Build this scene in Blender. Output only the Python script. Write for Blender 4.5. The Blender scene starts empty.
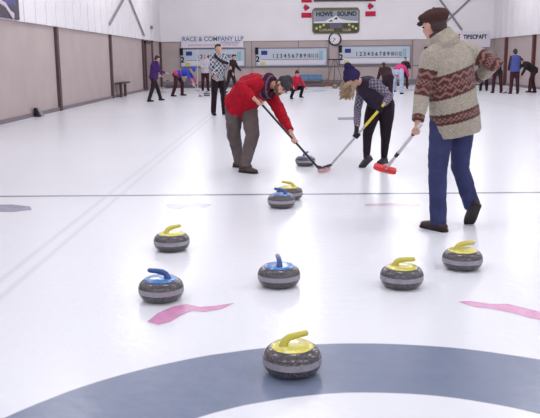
import bpy, bmesh, math, random
import numpy as np
from mathutils import Vector, Matrix
V = Vector
PI = math.pi
random.seed(4); np.random.seed(4)
SC = bpy.context.scene
COL = SC.collection

# ---------------------------------------------------------------- camera, world, lamps, exposure
FPX, CH, YAW, PIT, ROL = 773.35, 1.4656, -0.0140, 0.1911, -0.0097
_F = V((math.sin(YAW)*math.cos(PIT), math.cos(YAW)*math.cos(PIT), -math.sin(PIT)))
_R0 = V((math.cos(YAW), -math.sin(YAW), 0)); _U0 = _R0.cross(_F)
_R = _R0*math.cos(ROL) + _U0*math.sin(ROL); _U = -_R0*math.sin(ROL) + _U0*math.cos(ROL)
cam = bpy.data.cameras.new('camera'); camo = bpy.data.objects.new('camera', cam); COL.objects.link(camo)
cam.sensor_width = 36; cam.lens = FPX/540*36; cam.clip_end = 200; cam.clip_start = .05
M4 = Matrix((( _R.x, _U.x, -_F.x, 0), (_R.y, _U.y, -_F.y, 0), (_R.z, _U.z, -_F.z, CH), (0, 0, 0, 1)))
camo.matrix_world = M4
SC.camera = camo

w = bpy.data.worlds.new('world'); SC.world = w; w.use_nodes = True
w.node_tree.nodes['Background'].inputs[0].default_value = (.75, .78, .9, 1)
w.node_tree.nodes['Background'].inputs[1].default_value = .35
LAMP = 112
for ly in (-2.5, 5.5, 13.5, 21.5, 29.5, 37.5):
    for lx in (-4.1, .4, 4.9, 9.4):
        l = bpy.data.lights.new('ceiling_lamp', 'POINT'); l.shadow_soft_size = .55
        l.energy = LAMP; l.color = (1, .995, .985)
        o = bpy.data.objects.new('ceiling_lamp', l); COL.objects.link(o); o.location = (lx, ly, 5.5)
SC.view_settings.view_transform = 'Standard'; SC.view_settings.look = 'None'
SC.view_settings.gamma = 1; SC.view_settings.use_curve_mapping = False
SC.view_settings.exposure = 0

def at(x, y, Y):
    "the point of the place seen at pixel x, y, at distance Y down the ice"
    d = _F + _R*((x-270)/FPX) - _U*((y-209)/FPX)
    return V((0, 0, CH)) + d*(Y/d.y)
def gr(x, y):
    d = _F + _R*((x-270)/FPX) - _U*((y-209)/FPX)
    return V((0, 0, CH)) + d*(-CH/d.z)

# ---------------------------------------------------------------- materials
MATS = {}
def mat(name, col, rough=.6, spec=.5, metal=0, noise=0, nscale=8, bump=0, bscale=60, coat=0, emit=None, attr=None, sheen=0):
    if name in MATS: return MATS[name]
    m = bpy.data.materials.new(name); m.use_nodes = True; MATS[name] = m
    nt = m.node_tree; b = nt.nodes['Principled BSDF']
    b.inputs['Roughness'].default_value = rough; b.inputs['Metallic'].default_value = metal
    b.inputs['Specular IOR Level'].default_value = spec; b.inputs['Coat Weight'].default_value = coat
    b.inputs['Coat Roughness'].default_value = .15
    b.inputs['Sheen Weight'].default_value = sheen
    src = None
    tc = nt.nodes.new('ShaderNodeTexCoord')
    if attr:
        a = nt.nodes.new('ShaderNodeAttribute'); a.attribute_name = attr; src = a.outputs['Color']
    if noise or not attr:
        n = nt.nodes.new('ShaderNodeTexNoise'); n.inputs['Scale'].default_value = nscale; n.inputs['Detail'].default_value = 4
        nt.links.new(tc.outputs['Object'], n.inputs['Vector'])
        mp = nt.nodes.new('ShaderNodeMapRange'); mp.inputs['From Min'].default_value = .3; mp.inputs['From Max'].default_value = .7
        mp.inputs['To Min'].default_value = 1-noise; mp.inputs['To Max'].default_value = 1+noise
        nt.links.new(n.outputs['Fac'], mp.inputs['Value'])
        vm = nt.nodes.new('ShaderNodeVectorMath'); vm.operation = 'SCALE'
        if src: nt.links.new(src, vm.inputs[0])
        else: vm.inputs[0].default_value = col[:3]
        nt.links.new(mp.outputs[0], vm.inputs['Scale']); src = vm.outputs[0]
    nt.links.new(src, b.inputs['Base Color'])
    if bump:
        n2 = nt.nodes.new('ShaderNodeTexNoise'); n2.inputs['Scale'].default_value = bscale; n2.inputs['Detail'].default_value = 3
        nt.links.new(tc.outputs['Object'], n2.inputs['Vector'])
        bp = nt.nodes.new('ShaderNodeBump'); bp.inputs['Strength'].default_value = bump; bp.inputs['Distance'].default_value = .01
        nt.links.new(n2.outputs['Fac'], bp.inputs['Height']); nt.links.new(bp.outputs[0], b.inputs['Normal'])
    if emit:
        b.inputs['Emission Color'].default_value = (*emit[:3], 1); b.inputs['Emission Strength'].default_value = emit[3]
    return m
def s(r, g, b):
    f = lambda c: ((c/255+.055)/1.055)**2.4 if c > 10 else c/255/12.92
    return (f(r), f(g), f(b))

# ---------------------------------------------------------------- mesh helpers
ORG = {}
def link(name, me, m, parent=None, smooth=True):
    o = bpy.data.objects.new(name, me); COL.objects.link(o)
    if m is not None:
        if len(me.materials): me.materials.clear()
        for x in (m if isinstance(m, (list, tuple)) else [m]): me.materials.append(x)
    if smooth: me.polygons.foreach_set('use_smooth', [True]*len(me.polygons))
    if parent is not None:
        o.parent = parent; org = ORG.get(parent.name, V((0, 0, 0))); ORG[o.name] = org
        me.transform(Matrix.Translation(-org))
    else: ORG[o.name] = V((0, 0, 0))
    return o
def obj(name, bm, m, parent=None, smooth=False, auto=None):
    me = bpy.data.meshes.new(name); bmesh.ops.recalc_face_normals(bm, faces=bm.faces); bm.to_mesh(me); bm.free()
    o = link(name, me, m, parent, smooth or auto is not None)
    if auto is not None:
        try: me.set_sharp_from_angle(angle=math.radians(auto))
        except Exception: pass
    return o
def tag(o, label=None, cat=None, group=None, kind=None):
    if label: o['label'] = label
    if cat: o['category'] = cat
    if group: o['group'] = group
    if kind: o['kind'] = kind
    return o
def thing(name, loc, label, cat, group=None):
    o = bpy.data.objects.new(name, None); COL.objects.link(o); o.location = loc; o.empty_display_size = .1
    ORG[o.name] = V(loc); return tag(o, label, cat, group)
def recenter(o):
    "put a one-mesh thing's origin at its base"
    c = [v.co for v in o.data.vertices]
    p = V(((min(v.x for v in c)+max(v.x for v in c))/2, (min(v.y for v in c)+max(v.y for v in c))/2, min(v.z for v in c)))
    o.data.transform(Matrix.Translation(-p)); o.location = p; ORG[o.name] = p; return o
def struct(name, bm, m, **k):
    o = obj(name, bm, m, **k); o['kind'] = 'structure'; return o
def BM(): return bmesh.new()
def box(bm, lo, hi, bevel=0, mi=0, mx=None):
    r = bmesh.ops.create_cube(bm, size=1)['verts']
    lo = V(lo); hi = V(hi); c = (lo+hi)/2; d = hi-lo
    for v in r: v.co = V((v.co.x*d.x, v.co.y*d.y, v.co.z*d.z)) + c
    fs = list({f for v in r for f in v.link_faces})
    for f in fs: f.material_index = mi
    if bevel:
        es = list({e for v in r for e in v.link_edges})
        q = bmesh.ops.bevel(bm, geom=es, offset=bevel, segments=2, affect='EDGES', profile=.6)
        r = list({v for f in q['faces'] for v in f.verts} | {v for v in r if v.is_valid})
    if mx is not None:
        for v in r: v.co = mx @ v.co
    return r
def frame(t, side=None):
    t = t.normalized()
    if side is None: side = V((1, 0, 0)) if abs(t.x) < .8 else V((0, 1, 0))
    a = side - t*side.dot(t)
    if a.length < 1e-4: a = V((0, 1, 0)) - t*t.y
    a.normalize(); return a, t.cross(a)
def tube(bm, pts, rads, side=None, n=14, cap='round', mi=0):
    pts = [V(p) for p in pts]; rads = [(r, r) if not isinstance(r, (tuple, list)) else r for r in rads]
    sd = side if isinstance(side, list) else [side]*len(pts)
    T = []
    for i in range(len(pts)):
        a = pts[max(i-1, 0)]; b = pts[min(i+1, len(pts)-1)]; T.append((b-a).normalized())
    if sd[0] is None:
        x, _ = frame(T[0]); sd = []
        for t in T:
            x = (x - t*x.dot(t)).normalized(); sd.append(x.copy())
    P, Rr, TT, SS = list(pts), list(rads), list(T), list(sd)
    caps = cap if isinstance(cap, tuple) else (cap, cap)
    if caps[0] == 'round':
        m = min(Rr[0]); p = P[0]; r0 = Rr[0]
        for k, f in ((.5, .87), (.87, .5)):
            P.insert(0, p - T[0]*m*k); Rr.insert(0, (r0[0]*f, r0[1]*f)); TT.insert(0, T[0]); SS.insert(0, sd[0])
    if caps[1] == 'round':
        m = min(rads[-1]); p = pts[-1]; r0 = rads[-1]
        for k, f in ((.5, .87), (.87, .5)):
            P.append(p + T[-1]*m*k); Rr.append((r0[0]*f, r0[1]*f)); TT.append(T[-1]); SS.append(sd[-1])
    rings = []
    for p, r, t, sx in zip(P, Rr, TT, SS):
        a, b = frame(t, sx)
        rings.append([bm.verts.new(p + a*r[0]*math.cos(2*PI*k/n) + b*r[1]*math.sin(2*PI*k/n)) for k in range(n)])
    for q0, q1 in zip(rings, rings[1:]):
        for k in range(n):
            f = bm.faces.new((q0[k], q0[(k+1) % n], q1[(k+1) % n], q1[k])); f.material_index = mi
    f = bm.faces.new(rings[0][::-1]); f.material_index = mi
    f = bm.faces.new(rings[-1]); f.material_index = mi
    return rings
def ell(bm, c, r, ax=None, u=16, v=10):
    vs = bmesh.ops.create_uvsphere(bm, u_segments=u, v_segments=v, radius=1)['verts']
    if ax is None: ax = (V((1, 0, 0)), V((0, 1, 0)), V((0, 0, 1)))
    for q in vs: q.co = V(c) + ax[0]*q.co.x*r[0] + ax[1]*q.co.y*r[1] + ax[2]*q.co.z*r[2]
    return vs
def lathe(bm, prof, n=40, c=V((0, 0, 0)), mi=None):
    rings = [[bm.verts.new(c + V((r*math.cos(2*PI*k/n), r*math.sin(2*PI*k/n), z))) for k in range(n)] for r, z in prof]
    for i, (a, b) in enumerate(zip(rings, rings[1:])):
        for k in range(n):
            f = bm.faces.new((a[k], a[(k+1) % n], b[(k+1) % n], b[k]))
            if mi: f.material_index = mi[i]
    bm.faces.new(rings[0][::-1]); bm.faces.new(rings[-1])
def poly(bm, pts, d, mi=0):
    "prism of a planar outline pushed along d"
    a = [bm.verts.new(p) for p in pts]; b = [bm.verts.new(V(p)+V(d)) for p in pts]
    n = len(a); fs = [bm.faces.new(a), bm.faces.new(b[::-1])]
    for i in range(n): fs.append(bm.faces.new((a[i], b[i], b[(i+1) % n], a[(i+1) % n])))
    for f in fs: f.material_index = mi
def fuse(bm, name, vox, m, parent, smooth=3, paint=None, wrinkle=0, wscale=.12):
    "weld overlapping solids into one continuous skin"
    me = bpy.data.meshes.new('tmp'); bmesh.ops.recalc_face_normals(bm, faces=bm.faces); bm.to_mesh(me); bm.free()
    o = bpy.data.objects.new('tmp', me); COL.objects.link(o)
    r = o.modifiers.new('r', 'REMESH'); r.mode = 'VOXEL'; r.voxel_size = vox
    if smooth:
        q = o.modifiers.new('s', 'SMOOTH'); q.factor = .5; q.iterations = smooth
    if wrinkle:
        t = bpy.data.textures.new('fold', 'CLOUDS'); t.noise_scale = wscale; t.noise_depth = 1
        d = o.modifiers.new('d', 'DISPLACE'); d.texture = t; d.strength = wrinkle; d.mid_level = .5; d.texture_coords = 'LOCAL'
    dg = bpy.context.evaluated_depsgraph_get()
    me2 = bpy.data.meshes.new_from_object(o.evaluated_get(dg)); bpy.data.objects.remove(o); bpy.data.meshes.remove(me)
    me2.name = name
    if paint:
        n = len(me2.vertices); co = np.empty(n*3); me2.vertices.foreach_get('co', co); co = co.reshape(-1, 3)
        c = paint(co); at_ = me2.color_attributes.new('Col', 'FLOAT_COLOR', 'POINT')
        at_.data.foreach_set('color', np.concatenate([c, np.ones((n, 1))], 1).astype(np.float32).ravel())
    return link(name, me2, m, parent, True)
def text(sx, size, p, m, parent, name='lettering', rot=None, align='CENTER', bold=.0, depth=.006, sx_scale=1):
    cu = bpy.data.curves.new('t', 'FONT'); cu.body = sx; cu.size = size; cu.align_x = align; cu.align_y = 'CENTER'
    cu.extrude = depth; cu.offset = bold
    o = bpy.data.objects.new('t', cu); COL.objects.link(o)
    dg = bpy.context.evaluated_depsgraph_get()
    me = bpy.data.meshes.new_from_object(o.evaluated_get(dg)); bpy.data.objects.remove(o); bpy.data.curves.remove(cu)
    me.name = name
    R = rot if rot is not None else Matrix.Rotation(PI/2, 4, 'X')
    me.transform(Matrix.Translation(p) @ R @ Matrix.Diagonal((sx_scale, 1, 1, 1)))
    return link(name, me, m, parent, False)

# ---------------------------------------------------------------- the hall
XL, XR, YB, YN, ZC = -6.7, 11.9, 44.0, -6.0, 6.3
ZP = 2.48
TX, TY = .379, 2.0216          # centre of the house rings
def ice_material():
    m = bpy.data.materials.new('ice'); m.use_nodes = True; nt = m.node_tree; N = nt.nodes; L = nt.links
    b = N['Principled BSDF']
    g = N.new('ShaderNodeNewGeometry'); sp = N.new('ShaderNodeSeparateXYZ'); L.new(g.outputs['Position'], sp.inputs[0])
    def mth(op, a, c=None, d=None):
        n = N.new('ShaderNodeMath'); n.operation = op
        for i, q in enumerate((a, c, d)):
            if q is None: continue
            if isinstance(q, (int, float)): n.inputs[i].default_value = q
            else: L.new(q, n.inputs[i])
        return n.outputs[0]
    X, Y = sp.outputs[0], sp.outputs[1]
    def noise(sc, det=3):
        n = N.new('ShaderNodeTexNoise'); n.inputs['Scale'].default_value = sc; n.inputs['Detail'].default_value = det
        L.new(g.outputs['Position'], n.inputs['Vector']); return n.outputs['Fac']
    def mix(f, a, c):
        n = N.new('ShaderNodeMix'); n.data_type = 'RGBA'
        if isinstance(f, (int, float)): n.inputs[0].default_value = f
        else: L.new(f, n.inputs[0])
        for i, q in ((6, a), (7, c)):
            if isinstance(q, tuple): n.inputs[i].default_value = (*q, 1)
            else: L.new(q, n.inputs[i])
        return n.outputs[2]
    def band(val, c, hw, soft):   # 1 inside |val-c|<hw
        d = mth('ABSOLUTE', mth('SUBTRACT', val, c))
        n = N.new('ShaderNodeMapRange'); n.inputs['From Min'].default_value = hw-soft; n.inputs['From Max'].default_value = hw+soft
        n.inputs['To Min'].default_value = 1; n.inputs['To Max'].default_value = 0; L.new(d, n.inputs['Value']); return n.outputs[0]
    c = mix(noise(.35), (.79, .815, .875), (.88, .90, .935))
    c = mix(mth('MULTIPLY', noise(2.2, 5), .35), c, (.78, .81, .88))
    wob = mth('MULTIPLY', mth('SUBTRACT', noise(5), .5), .012)
    for ty in (TY, TY+34.75):
        for tx in (TX, TX-4.5, TX+4.5, TX+9.0):
            if ty == TY and tx != TX: continue
            dx = mth('SUBTRACT', X, tx); dy = mth('SUBTRACT', Y, ty)
            r = mth('ADD', mth('SQRT', mth('ADD', mth('MULTIPLY', dx, dx), mth('MULTIPLY', dy, dy))), wob)
            st = .9 if ty == TY else .35
            c = mix(mth('MULTIPLY', band(r, 1.525, .305, .006), st), c, mix(noise(9), (.115, .155, .265), (.165, .21, .325)))
            c = mix(mth('MULTIPLY', band(r, .457, .153, .006), st), c, (.55, .10, .12))
    for hy in (TY+6.40, TY+6.40+21.95):
        c = mix(mth('MULTIPLY', band(Y, hy, .040 if hy < 20 else .03, .008), .8 if hy < 20 else .0), c, (.06, .075, .14))
    for sx in (-6.35, -1.85, 2.65, 7.15):
        for e in (-.07, .07) if sx != 2.65 else ():
            c = mix(mth('MULTIPLY', band(X, sx+e, .022, .02), .28), c, (.46, .47, .55))
    L.new(c, b.inputs['Base Color'])
    b.inputs['Roughness'].default_value = .24; b.inputs['Specular IOR Level'].default_value = .38; b.inputs['IOR'].default_value = 1.31
    bp = N.new('ShaderNodeBump'); bp.inputs['Strength'].default_value = .10; bp.inputs['Distance'].default_value = .02
    L.new(noise(14, 2), bp.inputs['Height']); L.new(bp.outputs[0], b.inputs['Normal'])
    return m
bm = BM(); box(bm, (XL-.3, YN-.3, -.2), (XR+.3, YB+.3, 0)); struct('floor', bm, ice_material())

beige = mat('lower_wall_panel', s(186, 172, 171), .7, .3, noise=.05, nscale=1.3)
white_panel = mat('upper_wall_panel', s(234, 231, 236), .55, .3, noise=.03, nscale=.8)
brown_post = mat('painted_post', s(92, 70, 72), .6, .3, noise=.1)
red_post = mat('red_brown_post', s(100, 60, 60), .6, .3, noise=.1)
grey_trim = mat('grey_trim', s(134, 124, 130), .7, .3, noise=.08)
def wall(name, lo, hi, up_lo, up_hi, ribs):
    bm = BM(); box(bm, lo, hi, mi=0); box(bm, up_lo, up_hi, mi=1)
    for a, b in ribs: box(bm, a, b, mi=1)
    return struct(name, bm, [beige, white_panel])
wall('wall_left', (XL-.3, YN, 0), (XL, YB, ZP), (XL-.3, YN, ZP), (XL+.10, YB, ZC),
     [((XL+.10, y, ZP), (XL+.118, y+.05, ZC)) for y in np.arange(-5, 43.9, .98)])
wall('wall_right', (XR, YN, 0), (XR+.3, YB, ZP), (XR-.10, YN, ZP), (XR+.3, YB, ZC),
     [((XR-.118, y, ZP), (XR-.10, y+.05, ZC)) for y in np.arange(-5, 43.9, .98)])
wall('wall_back', (XL-.3, YB, 0), (XR+.3, YB+.3, ZP), (XL-.3, YB-.10, ZP), (XR+.3, YB+.3, ZC),
     [((x, YB-.112, ZP), (x+.04, YB-.10, ZC)) for x in (-4.75, -.35, 5.4, 8.6)])
bm = BM(); box(bm, (XL-.3, YN-.3, 0), (XR+.3, YN, ZC)); struct('wall_front', bm, white_panel)
bm = BM(); box(bm, (XL-.3, YN-.3, ZC), (XR+.3, YB+.3, ZC+.2)); struct('ceiling', bm, white_panel)
bm = BM(); box(bm, (XL, YN, 0), (XL+.05, 38.8, .10)); struct('baseboard_left', bm, grey_trim)
bm = BM(); box(bm, (XR-.05, YN, 0), (XR, YB, .12)); struct('baseboard_right', bm, grey_trim)
bm = BM(); box(bm, (XL, YB-.06, 0), (XR, YB, .3)); struct('baseboard_back', bm, grey_trim)
k = 0
def trim(bm, m):
    global k; k += 1; return struct('trim_%d' % k, bm, m)
for y in (1.8, 9.2, 16.4, 23.55, 31.05, 38.45, 41.2):
    bm = BM(); box(bm, (XL, y-.10, 0), (XL+.09, y+.10, ZP)); trim(bm, brown_post)
for x in (XL+.09,):
    bm = BM(); box(bm, (XL, YB-.1, 0), (XL+.12, YB, ZP)); trim(bm, brown_post)
for y in (36.9, 41.4, 32.4, 27.9):
    bm = BM(); box(bm, (XR-.13, y-.11, 0), (XR, y+.11, ZP)); trim(bm, red_post)
bm = BM(); box(bm, (-5.4, YB-.05, 1.02), (11.6, YB, 1.08)); trim(bm, grey_trim)
for x in (-1.55, 1.05, 2.75, 7.4):
    bm = BM(); box(bm, (x-.02, YB-.03, .3), (x+.02, YB, ZP)); trim(bm, grey_trim)
# ceiling line in the back: the ledge shade over the lower panels
# steel cross braces on the upper walls
steel = mat('galvanised_brace', s(140, 134, 144), .6, .3, noise=.08)
def brace(a, b):
    bm = BM(); tube(bm, [a, b], [(.055, .03)]*2, cap='flat', n=8, side=V((0, 0, 1))); trim(bm, steel)
xw = XL+.16
brace((xw, 30.6, 2.86), (xw, 35.5, 4.75)); brace((xw, 38.3, 2.66), (xw, 33.6, 4.65))
yw = YB-.15
brace(at(462, 30, yw), at(430, -14, yw)); brace(at(446, 22, yw), at(484, -14, yw))
# door on the left wall
bm = BM(); box(bm, (XL, 39.0, 0), (XL+.06, 40.95, 2.3)); 
d = struct('door_1', bm, mat('door_paint', s(150, 128, 130), .6, .3, noise=.04))
bm = BM(); box(bm, (XL+.0, 38.95, 0), (XL+.1, 39.12, 2.42)); box(bm, (XL+.0, 40.85, 0), (XL+.1, 41.02, 2.42)); box(bm, (XL, 38.95, 2.3), (XL+.1, 41.02, 2.42))
obj('door_frame', bm, brown_post, d)
bm = BM(); tube(bm, [(XL+.1, 40.6, 1.0), (XL+.1, 40.6, 1.14)], [.02, .02], n=8); obj('door_handle', bm, steel, d)
# foam bumpers at the back of each sheet
bump_m = mat('bumper_foam', s(104, 92, 98), .8, .3, noise=.12)
for i, (x, wh) in enumerate(((-4.1, 'leftmost sheet'), (.38, 'sheet behind the crouching child'), (4.9, 'sheet behind the girl in the beanie'), (9.4, 'rightmost sheet'))):
    bm = BM(); box(bm, (x-2.05, 42.0, 0), (x+2.05, 42.3, .17), bevel=.03)
    tag(recenter(obj('foam_bumper', bm, bump_m)), 'long low grey bumper closing the end of the ' + wh, 'bumper', 'bumpers at the far end of the sheets')

# ---------------------------------------------------------------- painted marks frozen into the ice
def mark(px, colr, label, seed=0):
    bm = BM(); vs = [bm.verts.new(V((p.x, p.y, .0015))) for p in [gr(*q) for q in px]]
    bm.faces.new(vs); bmesh.ops.triangulate(bm, faces=bm.faces)
    o = obj('ice_logo', bm, colr); recenter(o)
    return tag(o, label, 'ice marking')
pink = mat('pink_ice_paint', s(216, 152, 192), .24, .38, noise=.12, nscale=14)
greyp = mat('grey_ice_paint', s(160, 158, 178), .24, .38, noise=.15, nscale=8)
pgrey = mat('pale_grey_ice_paint', s(198, 194, 212), .24, .38, noise=.08, nscale=8)
ppink = mat('pale_pink_ice_paint', s(228, 205, 218), .24, .38, noise=.05, nscale=8)
mark([(147, 322), (158, 313), (172, 307), (186, 304), (200, 307), (214, 306), (235, 303), (222, 309), (205, 312), (192, 311), (182, 315), (170, 322), (158, 325)], pink,
     'pink wavy logo painted in the ice in front of the leftmost blue stone')
mark([(458, 302), (470, 301), (490, 304), (508, 304), (528, 309), (545, 313), (545, 321), (530, 318), (512, 313), (492, 309), (475, 307)], pink,
     'pink pointed logo painted in the ice at the right edge, before two yellow stones')
mark([(-8, 205), (12, 204.5), (30, 206.5), (32, 210), (14, 212), (-8, 212)], greyp, 'grey logo painted in the ice at the far left below the dark line')
mark([(166, 205), (176, 203.5), (188, 205), (198, 203), (212, 204.5), (205, 208), (190, 206.5), (180, 209), (168, 208)], pgrey, 'pale grey two-lobed logo in the ice left of the blue and yellow stone pair')
mark([(338, 117.5), (357, 117), (357, 120), (338, 120)], greyp, 'short grey dash painted in the ice left of the girl in the beanie')
mark([(365, 204), (390, 203), (420, 204), (420, 206), (390, 206), (365, 206)], ppink, 'faint pink streak in the ice left of the jeans and boots')

# ---------------------------------------------------------------- curling stones
def granite():
    m = bpy.data.materials.new('granite'); m.use_nodes = True; nt = m.node_tree; N = nt.nodes; L = nt.links; b = N['Principled BSDF']
    tc = N.new('ShaderNodeTexCoord'); n = N.new('ShaderNodeTexNoise'); n.inputs['Scale'].default_value = 170; n.inputs['Detail'].default_value = 2
    L.new(tc.outputs['Object'], n.inputs['Vector'])
    cr = N.new('ShaderNodeValToRGB'); L.new(n.outputs['Fac'], cr.inputs[0])
    cr.color_ramp.elements[0].position = .42; cr.color_ramp.elements[0].color = (*s(58, 53, 58), 1)
    cr.color_ramp.elements[1].position = .66; cr.color_ramp.elements[1].color = (*s(108, 102, 108), 1)
    L.new(cr.outputs[0], b.inputs['Base Color']); b.inputs['Roughness'].default_value = .2; b.inputs['Coat Weight'].default_value = .3
    return m
gran = granite(); band_m = mat('ground_striking_band', s(158, 156, 166), .75, .3, noise=.12, nscale=40)
cols = {'yellow': mat('yellow_handle', s(208, 198, 78), .3, .5, noise=.04, coat=.4), 'blue': mat('blue_handle', s(34, 78, 150), .3, .5, noise=.05, coat=.4)}
def disc_mat(name, a, b_):
    m = bpy.data.materials.new(name); m.use_nodes = True; nt = m.node_tree; N = nt.nodes; L = nt.links; b = N['Principled BSDF']
    tc = N.new('ShaderNodeTexCoord'); n = N.new('ShaderNodeTexNoise'); n.inputs['Scale'].default_value = 26; n.inputs['Detail'].default_value = 3
    L.new(tc.outputs['Object'], n.inputs['Vector']); cr = N.new('ShaderNodeValToRGB'); L.new(n.outputs['Fac'], cr.inputs[0])
    cr.color_ramp.elements[0].position = .5; cr.color_ramp.elements[0].color = (*a, 1)
    cr.color_ramp.elements[1].position = .7; cr.color_ramp.elements[1].color = (*b_, 1)  # paler blotches put the white glare on the disc into its colour
    L.new(cr.outputs[0], b.inputs['Base Color']); b.inputs['Roughness'].default_value = .3; b.inputs['Coat Weight'].default_value = .4
    return m
dcols = {'yellow': disc_mat('yellow_disc', s(220, 210, 78), s(240, 236, 170)), 'blue': disc_mat('blue_disc', s(52, 120, 195), s(165, 205, 235))}
def make_stone(colr):
    r = thing('curling_stone', (0, 0, 0), 'x', 'curling stone')
    bm = BM()
    prof = [(.085, 0), (.095, .001), (.112, .006), (.127, .017), (.1375, .031), (.1435, .046), (.1445, .0525), (.1455, .053), (.1455, .083), (.1445, .0835), (.143, .092), (.137, .106), (.126, .118), (.112, .127), (.098, .1305)]
    mi = [0]*14; mi[7] = 1
    lathe(bm, prof, 48, mi=mi); obj('granite_body', bm, [gran, band_m], r, auto=60)
    bm = BM(); lathe(bm, [(.102, .127), (.105, .131), (.100, .1355), (.07, .139), (.03, .141)], 40)
    h = obj('handle_disc', bm, dcols[colr], r, auto=50)
    bm = BM()
    tube(bm, [(-.045, 0, .132), (-.044, 0, .148), (-.036, 0, .164), (-.016, 0, .175), (.025, 0, .180), (.074, 0, .182)],
         [(.024, .030), (.019, .022), (.0175, .019), (.017, .018), (.017, .016), (.0155, .0145)], side=V((0, 1, 0)), n=14)
    obj('handle', bm, cols[colr], r, smooth=True)
    return r
proto = {c: make_stone(c) for c in cols}; used = set()
def stone(p, colr, yaw, label, group='curling stones in play in front of the hog line'):
    a = proto[colr]
    if colr in used:
        o = a.copy(); COL.objects.link(o)
        for ch in list(a.children):
            c = ch.copy(); COL.objects.link(c); c.parent = o
    else: o = a; used.add(colr)
    o.location = p; o.scale = (.97, .97, 1); o.rotation_euler = (0, 0, math.radians(yaw)); tag(o, label, 'curling stone', group)
SP = [((.050, 3.48), 'yellow', 26, 'yellow-handled curling stone closest to the viewer, sitting on the blue ring'),
      ((-.749, 4.635), 'blue', 168, 'leftmost blue-handled stone, just behind the left pink logo'),
      ((-.014, 4.926), 'blue', 97, 'blue-handled stone in the middle, its handle pointing straight away'),
      ((-.859, 5.92), 'yellow', 35, 'leftmost yellow-handled curling stone, standing behind the leftmost blue one'),
      ((.788, 4.887), 'yellow', -4, 'yellow-handled stone in front left of the rightmost stone'),
      ((1.283, 5.321), 'yellow', 6, 'rightmost yellow-handled stone, below the boots of the man in jeans'),
      ((.009, 7.676), 'blue', 150, 'blue-handled stone overlapping a yellow one near the dark line'),
      ((.095, 8.12), 'yellow', 165, 'yellow-handled stone half hidden behind a blue one on the dark line'),
      ((.350, 10.766), 'blue', 60, 'blue-handled stone being swept, between the two bending sweepers')]
for (x, y), c, a, lb in SP: stone((x, y, 0), c, a, lb)
p = gr(207, 96); stone((p.x, p.y, 0), 'blue', 20, 'tiny distant stone by the broom of the sweeper in blue and pink', 'curling stones far down the ice')
p = gr(335, 88.5); stone((p.x, p.y, 0), 'yellow', 20, 'tiny distant stone left of the navy pompom beanie, by the wooden tray', 'curling stones far down the ice')

# ---------------------------------------------------------------- things on the walls
ink = mat('black_ink', s(40, 38, 48), .7, .2); blue_ink = mat('blue_ink', s(100, 112, 144), .7, .2)
board = mat('scoreboard_face', s(196, 204, 218), .6, .3, noise=.03); frame_m = mat('scoreboard_frame', s(120, 122, 140), .5, .4)
teal = mat('pale_teal', s(150, 190, 205), .6, .3); yell = mat('pale_yellow', s(214, 208, 130), .6, .3)
bannerw = mat('banner_white', s(226, 222, 232), .7, .2, noise=.02)
redm = mat('flag_red', s(190, 40, 70), .7, .2, noise=.06); navy = mat('navy_paint', s(50, 60, 130), .6, .3)
def rectp(x0, x1, z0, z1, y0, y1): 
    bm = BM(); box(bm, (x0, y0, z0), (x1, y1, z1)); return bm
def scoreboard(x0, x1, z0, z1, label, nums):
    yb = YB-.005
    r = thing('scoreboard', ((x0+x1)/2, yb, z0), label, 'scoreboard', 'scoreboards on the far wall')
    obj('panel', rectp(x0, x1, z0, z1, yb-.06, yb), board, r)
    bm = BM(); t = .05
    for a in ((x0-t, x1+t, z0-t, z0), (x0-t, x1+t, z1, z1+t), (x0-t, x0, z0, z1), (x1, x1+t, z0, z1)):
        box(bm, (a[0], yb-.09, a[2]), (a[1], yb, a[3]))
    obj('frame', bm, frame_m, r)
    h = z1-z0; f = yb-.066
    obj('lower_row', rectp(x0+.1, x1-.08, z0+.06, z0+h*.32, f-.002, f+.006), bannerw, r)
    obj('row_line', rectp(x0+.3, x1-.3, z0+h*.34, z0+h*.365, f-.003, f+.006), blue_ink, r)
    n = len(nums)
    for i, q in enumerate(nums):
        text(q, .30, V((x0+.95+(x1-x0-1.5)*i/(n-1), f, z0+h*.56)), ink, r, 'number', bold=.006, sx_scale=.9 if len(q) == 1 else .62)
    obj('hammer_box', rectp(x0-.06, x0+.12, z0+h*.66, z0+h*1.08, f-.05, f+.01), ink, r)
    obj('end_flag', rectp(x0+.28, x0+.62, z0+h*.64, z0+h*.88, f-.01, f+.01), navy, r)
    text('2', .42, V((x0+.08, f, z0+h*.38)), ink, r, 'number', bold=.015)
    obj('tally_card', rectp(x0+.22, x0+.5, z0+.02, z0+.2, f-.01, f+.006), yell, r)
    obj('end_card', rectp(x1-.42, x1-.2, z0+h*.3, z0+h*.85, f-.006, f+.006), teal, r)
    return r
nums = [str(i) for i in range(1, 13)]
scoreboard(-5.5, -1.95, 1.12, 2.05, 'framed number scoreboard under the law firm banner, behind the plaid-jacket man', nums)
scoreboard(-1.3, 2.62, 1.12, 2.05, 'framed number scoreboard straight above the crouching child in red', nums)
scoreboard(3.35, 7.25, 1.17, 2.12, 'framed number scoreboard right of the wall clock, above the navy beanie', nums)
scoreboard(8.1, 11.4, 1.17, 2.0, 'framed number scoreboard half hidden behind the man in the patterned sweater', nums)
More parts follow.
